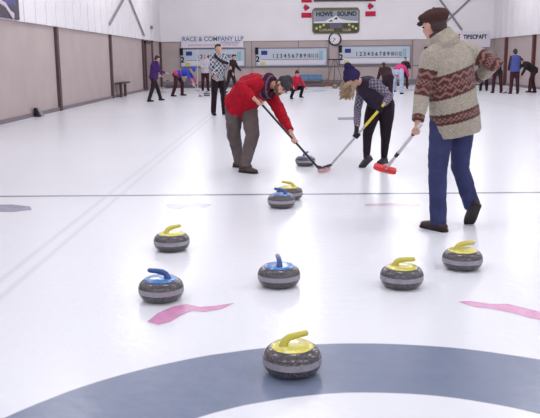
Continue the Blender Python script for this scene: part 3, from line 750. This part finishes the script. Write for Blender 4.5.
J = dict(q=1.02, pelvis=at(454.5, 114, 6.55), neck=at(446, 45, 6.50), head=at(434, 25.5, 6.52), hf=V((-.58, .80, -.16)), hu=V((-.12, .05, 1)),
         sh=[at(430, 59, 6.42), at(471, 53, 6.60)], el=[at(422, 94, 6.42), at(496, 64, 6.48)], wr=[at(418, 121, 6.32), at(476, 79, 6.72)],
         hip=[at(442, 118, 6.53), at(463, 117, 6.60)], kn=[at(437.5, 174, 6.50), at(460, 167, 6.74)], an=[at(438.5, 219, 6.54), at(471.5, 205, 6.76)],
         foot=[V((-.55, .80, 0)), V((-.10, .50, -.62))])
J['an'][0].z = .097
J['an'][1].z = max(J['an'][1].z, .19)
S0 = at(416.5, 130, 6.30); B0 = at(384.5, 170.5, 6.95); A0 = S0 + (S0-B0).normalized()*.10
J['grip'] = [(S0, A0-B0), None]
J['hd'] = [None, V((-.9, .3, -.1))]
def collar_big(r, P, ax, J, vox):
    bm = BM(); nk, hd = J['neck'], J['head']; t = (hd-nk).normalized()
    tube(bm, [nk - t*.03, nk + t*.03, nk + t*.115], [(.116, .108), (.112, .106), (.104, .100)], side=(J['sh'][1]-J['sh'][0]), n=20, cap='flat')
    a, b = frame(t, J['sh'][1]-J['sh'][0]); c0 = nk + t*.018
    tube(bm, [c0 + a*math.cos(x)*.116 + b*math.sin(x)*.108 for x in np.linspace(0, 2*PI, 25)], [(.014, .024)]*25, n=8, side=[(a*math.cos(x) + b*math.sin(x)) for x in np.linspace(0, 2*PI, 25)], cap='flat')
    fuse(bm, 'collar', vox, mat('cream_knit', tuple(CR), .9, .15, noise=.12, nscale=45, bump=.9, bscale=130), r, 2, wrinkle=.006, wscale=.05)
    bm = BM(); tube(bm, [nk + t*.05, nk + t*.140], [(.090, .090), (.084, .084)], side=ax[0], n=16, cap='flat'); obj('inner_collar', bm, mat('plum_cloth', s(70, 45, 58), .8), r, smooth=True)
L_ = (J['neck']-J['pelvis'].lerp(J['neck'], -.29)).length
person('tall man seen from behind in a cream and brown patterned sweater, flat cap and jeans', J,
       dict(build=1.12, trousers=dict(m=jeans, r=(.100, .078, .074, .070), w=.014), shoe=brownb, sole=mat('dark_sole', s(30, 24, 26), .7), boot=.07,
            top=dict(name='sweater', m=sweater_m, hem=-.29, paint=cowichan(L_, J['pelvis'].x), arm=(.078, .066, .060, .050), cuff=.0, w=.010,
                     prof=((.188, .160), (.190, .162), (.180, .150), (.188, .150), (.196, .145), (.165, .112), (.085, .085))),
            hair='short', hairm=mat('dark_brown_hair', s(62, 44, 42), .7, noise=.2, nscale=50), hat='flatcap', hatm=mat('brown_tweed', s(74, 52, 48), .9, .15, noise=.15, nscale=60, bump=.3),
            extra=[collar_big]), vox=.0085)
broom(A0, B0, 'white-shafted curling broom with a long red pad held off the ice by the sweater man', wshaft, rpad, headm=rpad, bands=[(.34, .42), (.80, .86)], pad=(.106, .048, .014), oval=True,
      tilt=Matrix.Rotation(math.radians(14), 4, 'Y') @ Matrix.Rotation(math.radians(18), 4, 'X'), rad=.015)

# ================================================================ the sweeper in red
redj = mat('red_fleece', s(172, 20, 42), .85, .2, noise=.14, nscale=9, bump=.25, bscale=70)
gtr = mat('grey_brown_trousers', s(98, 88, 88), .85, .2, noise=.14, nscale=9, bump=.2, bscale=90)
SA = at(258, 100, 10.02); SB = at(321.5, 172, 10.08); SB.z = .012; ax_ = SA-SB
def on(A, B, x):  # point of the shaft at image column x
    lo, hi = 0., 1.
    for _ in range(30):
        m_ = (lo+hi)/2; p_ = A.lerp(B, m_); v = p_-V((0, 0, CH)); px_ = 270 + FPX*(v.dot(_R))/v.dot(_F)
        if (px_ < x) == (A.x < B.x): lo = m_
        else: hi = m_
    return A.lerp(B, lo)
TOPA = SA - (SB-SA).normalized()*.03
J = dict(q=1.04, pelvis=at(239.5, 105, 10.62), neck=at(266, 84, 10.42), head=at(282, 86, 10.30), hf=V((.30, -.62, -.60)), hu=V((.72, .10, .66)), curve=V((-.02, 0, .06)),
         sh=[at(269, 92, 10.60), at(257, 84, 10.28)], el=[at(281, 114, 10.45), at(241, 87, 10.10)], wr=[at(290.5, 131, 10.18), at(254, 98, 9.98)],
         hip=[at(248, 106, 10.62), at(234, 106, 10.58)], kn=[at(252.5, 135, 10.30), at(233.5, 134, 10.52)], an=[at(245, 162, 10.12), at(239, 158, 10.62)],
         foot=[V((.80, -.60, 0)), V((.85, -.5, 0))])
for a_ in J['an']: a_.z = .098
J['grip'] = [(on(SA, SB, 294), ax_), (on(SA, SB, 260), ax_)]
def scarf_cap(r, P, ax, J, vox):
    nk = J['neck']; t = (J['head']-nk).normalized(); a, b = frame(t, V((0, 1, 0))); c0 = nk + t*.03 - UP*.03
    pts = [c0 + a*math.cos(x)*.135 + b*math.sin(x)*.135 for x in np.linspace(0, 2*PI, 25)]
    bm = BM(); tube(bm, pts, [(.050, .052)]*25, n=12, side=[(p_-c0).normalized() for p_ in pts], cap='flat')
    pts = [c0 + t*.045 + a*math.cos(x)*.115 + b*math.sin(x)*.115 for x in np.linspace(0, 2*PI, 25)]
    tube(bm, pts, [(.040, .040)]*25, n=12, side=[(p_-c0).normalized() for p_ in pts], cap='flat')
    def pf(co):
        rel = co-np.array(c0); u = rel @ np.array(t); th = np.arctan2(rel @ np.array(b), rel @ np.array(a))*.14
        c = np.repeat(np.array(s(62, 34, 52))[None], len(co), 0); c[(np.abs(u+.02) < .012)] = s(140, 128, 150); c[(np.abs((th/.11) % 1 - .5) < .10)] = s(96, 44, 62)
        c[(np.abs(u-.055) < .008)] = s(110, 96, 120); return c
    fuse(bm, 'scarf', .010, mat('plaid_scarf', (1, 1, 1), .9, .1, attr='Col', bump=.3), r, 2, paint=pf, wrinkle=.014, wscale=.06)
    bm = BM()   # glasses
    q = 1.04
    for k_ in (-1, 1):
        pts = [P(.032*k_ + .021*math.cos(x), .102, .004 + .015*math.sin(x)) for x in np.linspace(0, 2*PI, 13)]
        tube(bm, pts, [.0022]*13, n=6, cap='flat'); tube(bm, [P(.053*k_, .100, .008), P(.078*k_, .0, .006)], [.0022]*2, n=6)
    tube(bm, [P(-.011, .103, .006), P(.011, .103, .006)], [.0022]*2, n=6); obj('glasses', bm, ink, r, smooth=True)
    bm = BM()   # short beard round jaw and chin
    ell(bm, P(0, .060, -.090), (.040, .038, .030), ax); ell(bm, P(0, .075, -.066), (.032, .024, .010), ax)
    for k_ in (-1, 1):
        ell(bm, P(.045*k_, .030, -.072), (.022, .045, .034), ax); ell(bm, P(.060*k_, .004, -.045), (.016, .030, .040), ax)
    fuse(bm, 'beard', .007, mat('brown_beard', s(112, 78, 66), .9, noise=.2, nscale=60), r, 1)
    # chest print
    bm = BM(); c1 = at(257.5, 99, 9.86)
person('bending sweeper in a red jacket, plaid scarf and grey trousers, gripping a black broom', J,
       dict(build=1.13, trousers=dict(m=gtr, r=(.118, .092, .080, .066), w=.024), shoe=mat('grey_brown_boot', s(74, 62, 60), .7, noise=.2), boot=.12,
            sole=mat('black_sole', s(28, 22, 26), .7),
            top=dict(name='jacket', m=redj, hem=-.16, arm=(.092, .078, .066, .048), w=.026, cuff=.02,
                     prof=((.185, .185), (.190, .185), (.190, .180), (.200, .178), (.205, .170), (.178, .130), (.095, .095))),
            hair='short', hairm=mat('brown_hair', s(84, 58, 50), .8, noise=.2, nscale=50), hat='beanie', hatm=mat('charcoal_knit', s(66, 66, 74), .9, .1, noise=.15, nscale=50, bump=.4, bscale=150),
            extra=[scarf_cap]), vox=.0095)
broom(TOPA, SB, 'black-shafted curling broom held by the sweeper in red, its head on the ice', bshaft, ppad, yaw=25, pad=(.045, .035, .036), rad=.015)

# ================================================================ the girl in the beanie
legg = mat('black_leggings', s(38, 28, 38), .8, .2, noise=.08)
GA = at(382.5, 106, 10.22); GB = at(326.5, 170, 10.22); GB.z = .012; gx = GA-GB
J = dict(q=.97, pelvis=at(381, 104, 10.80), neck=at(361, 82, 10.60), head=at(352.5, 80, 10.42), hf=V((-.62, -.40, -.62)), hu=V((-.25, -.25, .93)), curve=V((.0, 0, .05)),
         sh=[at(376, 84, 10.48), at(361, 90, 10.76)], el=[at(390, 97, 10.44), at(357.5, 110, 10.74)], wr=[at(384, 104, 10.24), at(357, 127, 10.36)],
         hip=[at(387, 106, 10.74), at(374, 107, 10.86)], kn=[at(385.5, 138, 10.78), at(367.5, 135, 10.62)], an=[at(384, 160, 10.92), at(366.5, 156, 10.60)],
         foot=[V((-.5, -.8, 0)), V((-.58, -.66, -.38))])
J['an'][0].z = .092; J['an'][1].z = .14
J['grip'] = [(on(GA, GB, 380), gx), (on(GA, GB, 357), gx)]
blond = mat('blonde_hair', s(160, 136, 112), .6, .4, noise=.25, nscale=30)
def girl_hair(r, P, ax, J, vox):
    bm = BM(); rnd = random.Random(8); C = J['head']
    for i in range(150):
        k_ = rnd.choice((-1, 1)); ang = rnd.uniform(-.2, 2.6)
        x0 = .078*math.sin(ang)*k_; y0 = .085*math.cos(ang)*.9
        st = P(x0, y0*.8-.02, .01 + rnd.uniform(-.01, .02))
        dr = at(345 + rnd.uniform(-6, 8), 97 + rnd.uniform(-9, 3), 10.32 + rnd.uniform(-.10, .10))
        m1 = st.lerp(dr, .35) + V((rnd.uniform(-.03, .03), rnd.uniform(-.04, .03), .015 + rnd.uniform(-.02, .02))); m2 = st.lerp(dr, .7) + V((rnd.uniform(-.035, .03), rnd.uniform(-.03, .03), .0))
        tube(bm, [st, m1, m2, dr], [.013, .017, .014, .004], n=6)
    obj('long_hair', bm, blond, r, smooth=True)
fn_pl = plaid(s(150, 138, 150), s(92, 78, 98), s(122, 134, 156), .032)
person('girl sweeping in a navy pompom beanie, dark vest and plaid sleeves, long blonde hair', J,
       dict(build=.96, trousers=dict(m=legg, r=(.112, .070, .060, .044), w=.006), shoe=mat('black_runner', s(40, 32, 38), .6), sole=mat('black_sole', (.01, .01, .01)), boot=.03,
            top=dict(name='vest', m=mat('dark_plum_vest', s(50, 38, 58), .75, .3, noise=.12, nscale=12, bump=.3), hem=-.02, vest=True, w=.016, arm=(.068, .056, .052, .042),
                     sleeves=(mat('plaid_flannel', (1, 1, 1), .9, .1, attr='Col', bump=.2), fn_pl),
                     prof=((.190, .165), (.190, .165), (.180, .160), (.190, .165), (.190, .160), (.150, .120), (.090, .090))),
            gloves=blackc, hats=1.22, hair='long_down', hat='pompom', hatm=mat('navy_knit', s(52, 44, 84), .9, .1, noise=.15, nscale=50, bump=.4, bscale=150), extra=[girl_hair]), vox=.0095)
broom(GA, GB, 'grey-shafted curling broom with a yellow grip held by the girl in the beanie', gshaft, ppad, grip=yshaft, grip_t=.30, yaw=-35, pad=(.045, .032, .034), rad=.015)

# ================================================================ people farther down the ice
def pose(base, H, yaw, bend=5, legs=((10, 5), (-8, 5)), arms=((10, 8, 15), (-5, 8, 15)), hpitch=0, hyaw=0, spread=.09, crouch=None):
    """joint positions of a figure standing on base, facing yaw (degrees, 90 = away). legs: (thigh fwd, knee bend); arms: (fwd, out, elbow)"""
    f = V((math.cos(math.radians(yaw)), math.sin(math.radians(yaw)), 0)); rt = f.cross(UP); rd = math.radians
    q = H/1.75
    def dirn(a, o=0, sgn=1): return (f*math.sin(rd(a))*math.cos(rd(o)) - UP*math.cos(rd(a))*math.cos(rd(o)) + rt*sgn*math.sin(rd(o))).normalized()
    hip, kn, an, foot = [], [], [], []
    pel = V((0, 0, 0))
    for i, sg in ((0, -1), (1, 1)):
        a, k_ = legs[i]; h = pel + rt*sg*spread*q; kk = h + dirn(a, 3, sg)*.43*q; aa = kk + dirn(a-k_, 2, sg)*.42*q
        hip.append(h); kn.append(kk); an.append(aa); foot.append((f + rt*sg*.15).normalized())
    low = min(a.z for a in an); sh_ = UP*(.095*q-low) + V((base[0], base[1], 0)) - f*((an[0]+an[1])/2).dot(f)
    b = rd(bend); tu = (UP*math.cos(b) + f*math.sin(b)); nk = pel + tu*.56*q
    hu = (UP*math.cos(b*.75+rd(hpitch)) + f*math.sin(b*.75+rd(hpitch))); hfw = (f*math.cos(b*.75+rd(hpitch)) - UP*math.sin(b*.75+rd(hpitch)))
    hfw = Matrix.Rotation(rd(hyaw), 3, 'Z') @ hfw
    hd = nk + (tu*.3+hu*.7).normalized()*.145*q + hfw*.02
    sh, el, wr = [], [], []
    for i, sg in ((0, -1), (1, 1)):
        s0 = nk - tu*.05*q + rt*sg*.165*q; a, o_, e = arms[i]
        e_ = s0 + dirn(a, o_, sg)*.28*q; w_ = e_ + dirn(a+e, o_*.3, sg)*.25*q; sh.append(s0); el.append(e_); wr.append(w_)
    J = dict(q=q, pelvis=pel, neck=nk, head=hd, hf=hfw, hu=hu, sh=sh, el=el, wr=wr, hip=hip, kn=kn, an=an, foot=foot)
    for k_ in ('pelvis', 'neck', 'head'): J[k_] = J[k_] + sh_
    for k_ in ('sh', 'el', 'wr', 'hip', 'kn', 'an'): J[k_] = [x + sh_ for x in J[k_]]
    return J
def cloth(n, c, **k_): return mat(n, c, .85, .2, noise=.12, nscale=10, **k_)
bh = mat('black_hair', s(40, 30, 34), .7, noise=.2, nscale=40)
dkp = cloth('dark_trousers', s(50, 38, 46)); mar = cloth('maroon_trousers', s(66, 38, 46)); blk = cloth('black_jacket', s(46, 38, 44))
def far(label, base, H, yaw, top, trousers=dkp, tname='jacket', hairm=bh, hat=None, hatm=None, paint=None, hair='short', extra=(), slim=1.0, build=1.14, **k_):
    J = pose(base, H, yaw, **k_)
    return J, person(label, J, dict(build=build, slim=slim, trousers=dict(m=trousers, w=.01, r=tuple(x*(build/1.02) for x in (.092, .07, .066, .058))), top=dict(name=tname, m=top, w=.012, paint=paint, hem=-.12), hair=hair, hairm=hairm,
                  hat=hat, hatm=hatm, extra=extra, gloves=W_g.get(label)), vox=.02)
W_g = {}
g = gr(155, 101.5)
J1, _ = far('walker in a purple jacket and dark trousers holding a broom near the left wall', (g.x, g.y), 1.70, 35, cloth('purple_fleece', s(72, 44, 104)), legs=((26, 8), (-16, 6)), bend=10, arms=((5, 10, 50), (12, 10, 60)), hpitch=25)
A = J1['wr'][0] + V((-.25, -.1, .28)); B = J1['wr'][1] + V((.12, -.12, -.32)); broom(A, B, 'thin broom carried across the waist by the purple-jacket walker', gshaft, greyp, rad=.014, pad=(.07, .03, .02))
g = gr(180, 96.5)
bp_ = np.array(s(52, 70, 170)); pk_ = np.array(s(188, 74, 112))
def bluepink(bi, al, an, co):
    c = np.repeat(bp_[None], len(al), 0); c[(bi == 0) & (al < .16)] = pk_; c[(bi >= 3)] = pk_; c[(bi == 0) & (np.abs(al-.30) < .015)] = pk_; return c
J2, _ = far('sweeper bent far over in a blue and pink jacket left of the white jacket', (g.x-.1, g.y), 1.72, -8, mat('blue_pink_shell', (1, 1, 1), .7, .2, attr='Col', noise=.08), trousers=mar, paint=bluepink, bend=78, legs=((28, 30), (-2, 18)), arms=((30, 5, 5), (22, 5, 5)), hair='none', hat='beanie', hatm=cloth('blue_knit', s(50, 80, 180)))
A = J2['wr'][0].lerp(J2['wr'][1], .5) + V((-.1, 0, .15)); B = gr(200.5, 97); B.z = .012; broom(A, B, 'broom of the bent sweeper in blue and pink, reaching the far stone', gshaft, greyp, rad=.014, pad=(.09, .03, .02))
g = gr(205.5, 91)
wj = cloth('white_jacket', s(196, 192, 204))
J3, _ = far('player in a white jacket and dark trousers standing left of the plaid man', (g.x, g.y), 1.72, -70, wj, legs=((3, 2), (-3, 2)), arms=((20, 14, 60), (15, 8, 60)), hairm=mat('fair_hair', s(178, 150, 140), .7), trousers=mar)
A = at(197.5, 50, g.y-.3); B = at(197.5, 85, g.y-.3); B = V((B.x, g.y-.3, .012)); broom(A, B, 'upright white broom left of the white-jacket player', wshaft, greyp, rad=.022, pad=(.08, .03, .02))
g = gr(219, 115.5)
pw, pb = s(192, 194, 204), s(58, 58, 70)
def bigplaid(bi, al, an, co):
    c = np.repeat(np.array(pw)[None], len(al), 0); m = (np.floor(al/.06)+np.floor(an/.06)) % 2 == 0
    c[m & (np.floor(al/.1) % 2 == 0)] = pb; c[m & (np.floor(al/.1) % 2 == 1)] = s(110, 110, 124)
    t = bi == 0; lo = t & (al < .20); c[lo] = np.where(((np.floor(al[lo]/.028)+np.floor(an[lo]/.035)) % 2 == 0)[:, None], np.array(s(70, 72, 84)), np.array(pw)); return c
def strap(r, P, ax, J, vox):
    bm = BM(); nk = J['neck']; f = V((0, -1, 0))
    tube(bm, [nk + V((-.12, -.06, .02)), nk + V((-.08, -.12, -.03)), nk + V((.03, -.15, -.12)), nk + V((.14, -.15, -.19)), nk + V((.26, -.10, -.22))], [(.045, .03)]*5, n=10); fuse(bm, 'scarf', .016, blk, r, 1)
J4, _ = far('man in black and white plaid jacket standing behind the red sweeper', (g.x, g.y), 1.86, -62, mat('bw_plaid', (1, 1, 1), .9, .1, attr='Col'), paint=bigplaid, trousers=cloth('black_trousers', s(40, 28, 36)), legs=((4, 2), (-3, 3)), arms=((10, 2, 80), (8, 2, 30)), extra=[strap], hairm=mat('dark_hair', s(58, 42, 40), .7), bend=2, slim=.92)
B = gr(226.5, 116); B.z = .012; A = at(224, 76, B.y-.05); broom(A, B, 'dark broom standing upright beside the plaid-jacket man', bshaft, greyp, rad=.016, pad=(.08, .03, .02))
g = gr(236, 93.5)
far('person in dark clothes partly hidden behind the plaid-jacket man', (g.x-.25, g.y), 1.70, -30, blk, legs=((14, 6), (-16, 8)), arms=((20, 12, 30), (5, 12, 20)), bend=12, slim=.9)
g = gr(296, 99)
J6, _ = far('crouching child in a red jacket and dark hood looking ahead near the middle', (g.x, g.y), 1.52, -60, cloth('child_red', s(190, 36, 66)), legs=((98, 128), (92, 122)), bend=30, arms=((25, 18, 25), (40, 32, 6)), hpitch=-22, build=1.15, hat='beanie', hatm=cloth('dark_red_knit', s(92, 36, 50)), spread=.20, trousers=cloth('black_leg', s(34, 26, 34)))
g = gr(398, 94)
palep = np.array(s(168, 182, 208)); wp = np.array(s(208, 212, 224))
pj = mat('pale_blue_print', s(176, 188, 212), .85, .2, noise=.35, nscale=16)
far('player bent over in a hot pink jacket and pale blue printed trousers', (g.x, g.y), 1.72, 62, cloth('hot_pink', s(214, 62, 126)), trousers=pj, bend=72, legs=((30, 12), (4, 12)), arms=((40, 10, 5), (40, 10, 5)), spread=.17, hair='short', build=1.3)
g = gr(403, 88.5)
far('player in a dark jacket standing behind the pink jacket, face over it', (g.x, g.y-.5), 1.50, -90, blk, legs=((4, 2), (-3, 2)), arms=((20, 16, 50), (20, 16, 50)), trousers=dkp)
g = gr(387, 103)
far('person with dark hair and dark jacket leaning forward behind the girl with plaid sleeves', (g.x, g.y), 1.55, 100, cloth('dark_brown_jacket', s(60, 40, 46)), bend=52, build=1.3, legs=((18, 14), (2, 10)), arms=((10, 12, 30), (10, 12, 30)))
g = gr(483.5, 91)
far('player in dark clothes mostly hidden behind the sweater man, thin legs showing', (g.x, g.y), 1.72, 80, blk, legs=((3, 2), (-3, 2)), slim=.9, trousers=cloth('black_trousers', s(40, 28, 36)))
g = gr(497, 93)
far('player in dark jacket and maroon trousers showing under the sweater sleeve', (g.x, g.y), 1.60, 100, blk, trousers=mar, legs=((5, 4), (-4, 4)), bend=25, spread=.13)
g = gr(514, 94)
bvc = np.array(s(76, 86, 150)); dkc = np.array(s(62, 44, 60))
def vest2(bi, al, an, co):
    c = np.repeat(bvc[None], len(al), 0); c[bi > 0] = dkc; return c
far('player in a blue vest with dark sleeves, back turned, near the right wall', (g.x, g.y), 1.74, 95, mat('blue_vest', (1, 1, 1), .85, .2, attr='Col', noise=.1), paint=vest2, tname='vest', trousers=mar, legs=((4, 3), (-3, 3)), arms=((6, 8, 10), (6, 8, 10)), hat='beanie', hatm=cloth('dark_green_knit', s(58, 58, 58)))
g = gr(532, 93)
J13, _ = far('player in black bending left beside the blue vest, close to the right wall', (g.x, g.y), 1.74, 190, blk, trousers=mar, bend=58, legs=((26, 22), (-4, 12)), arms=((20, 6, 10), (34, 6, 5)), hair='short')
A = J13['wr'][0].lerp(J13['wr'][1], .5); B = V((A.x-.55, A.y-.2, .012)); broom(A, B, 'broom reaching the ice from the player in black at the right', gshaft, greyp, rad=.016, pad=(.09, .03, .02))
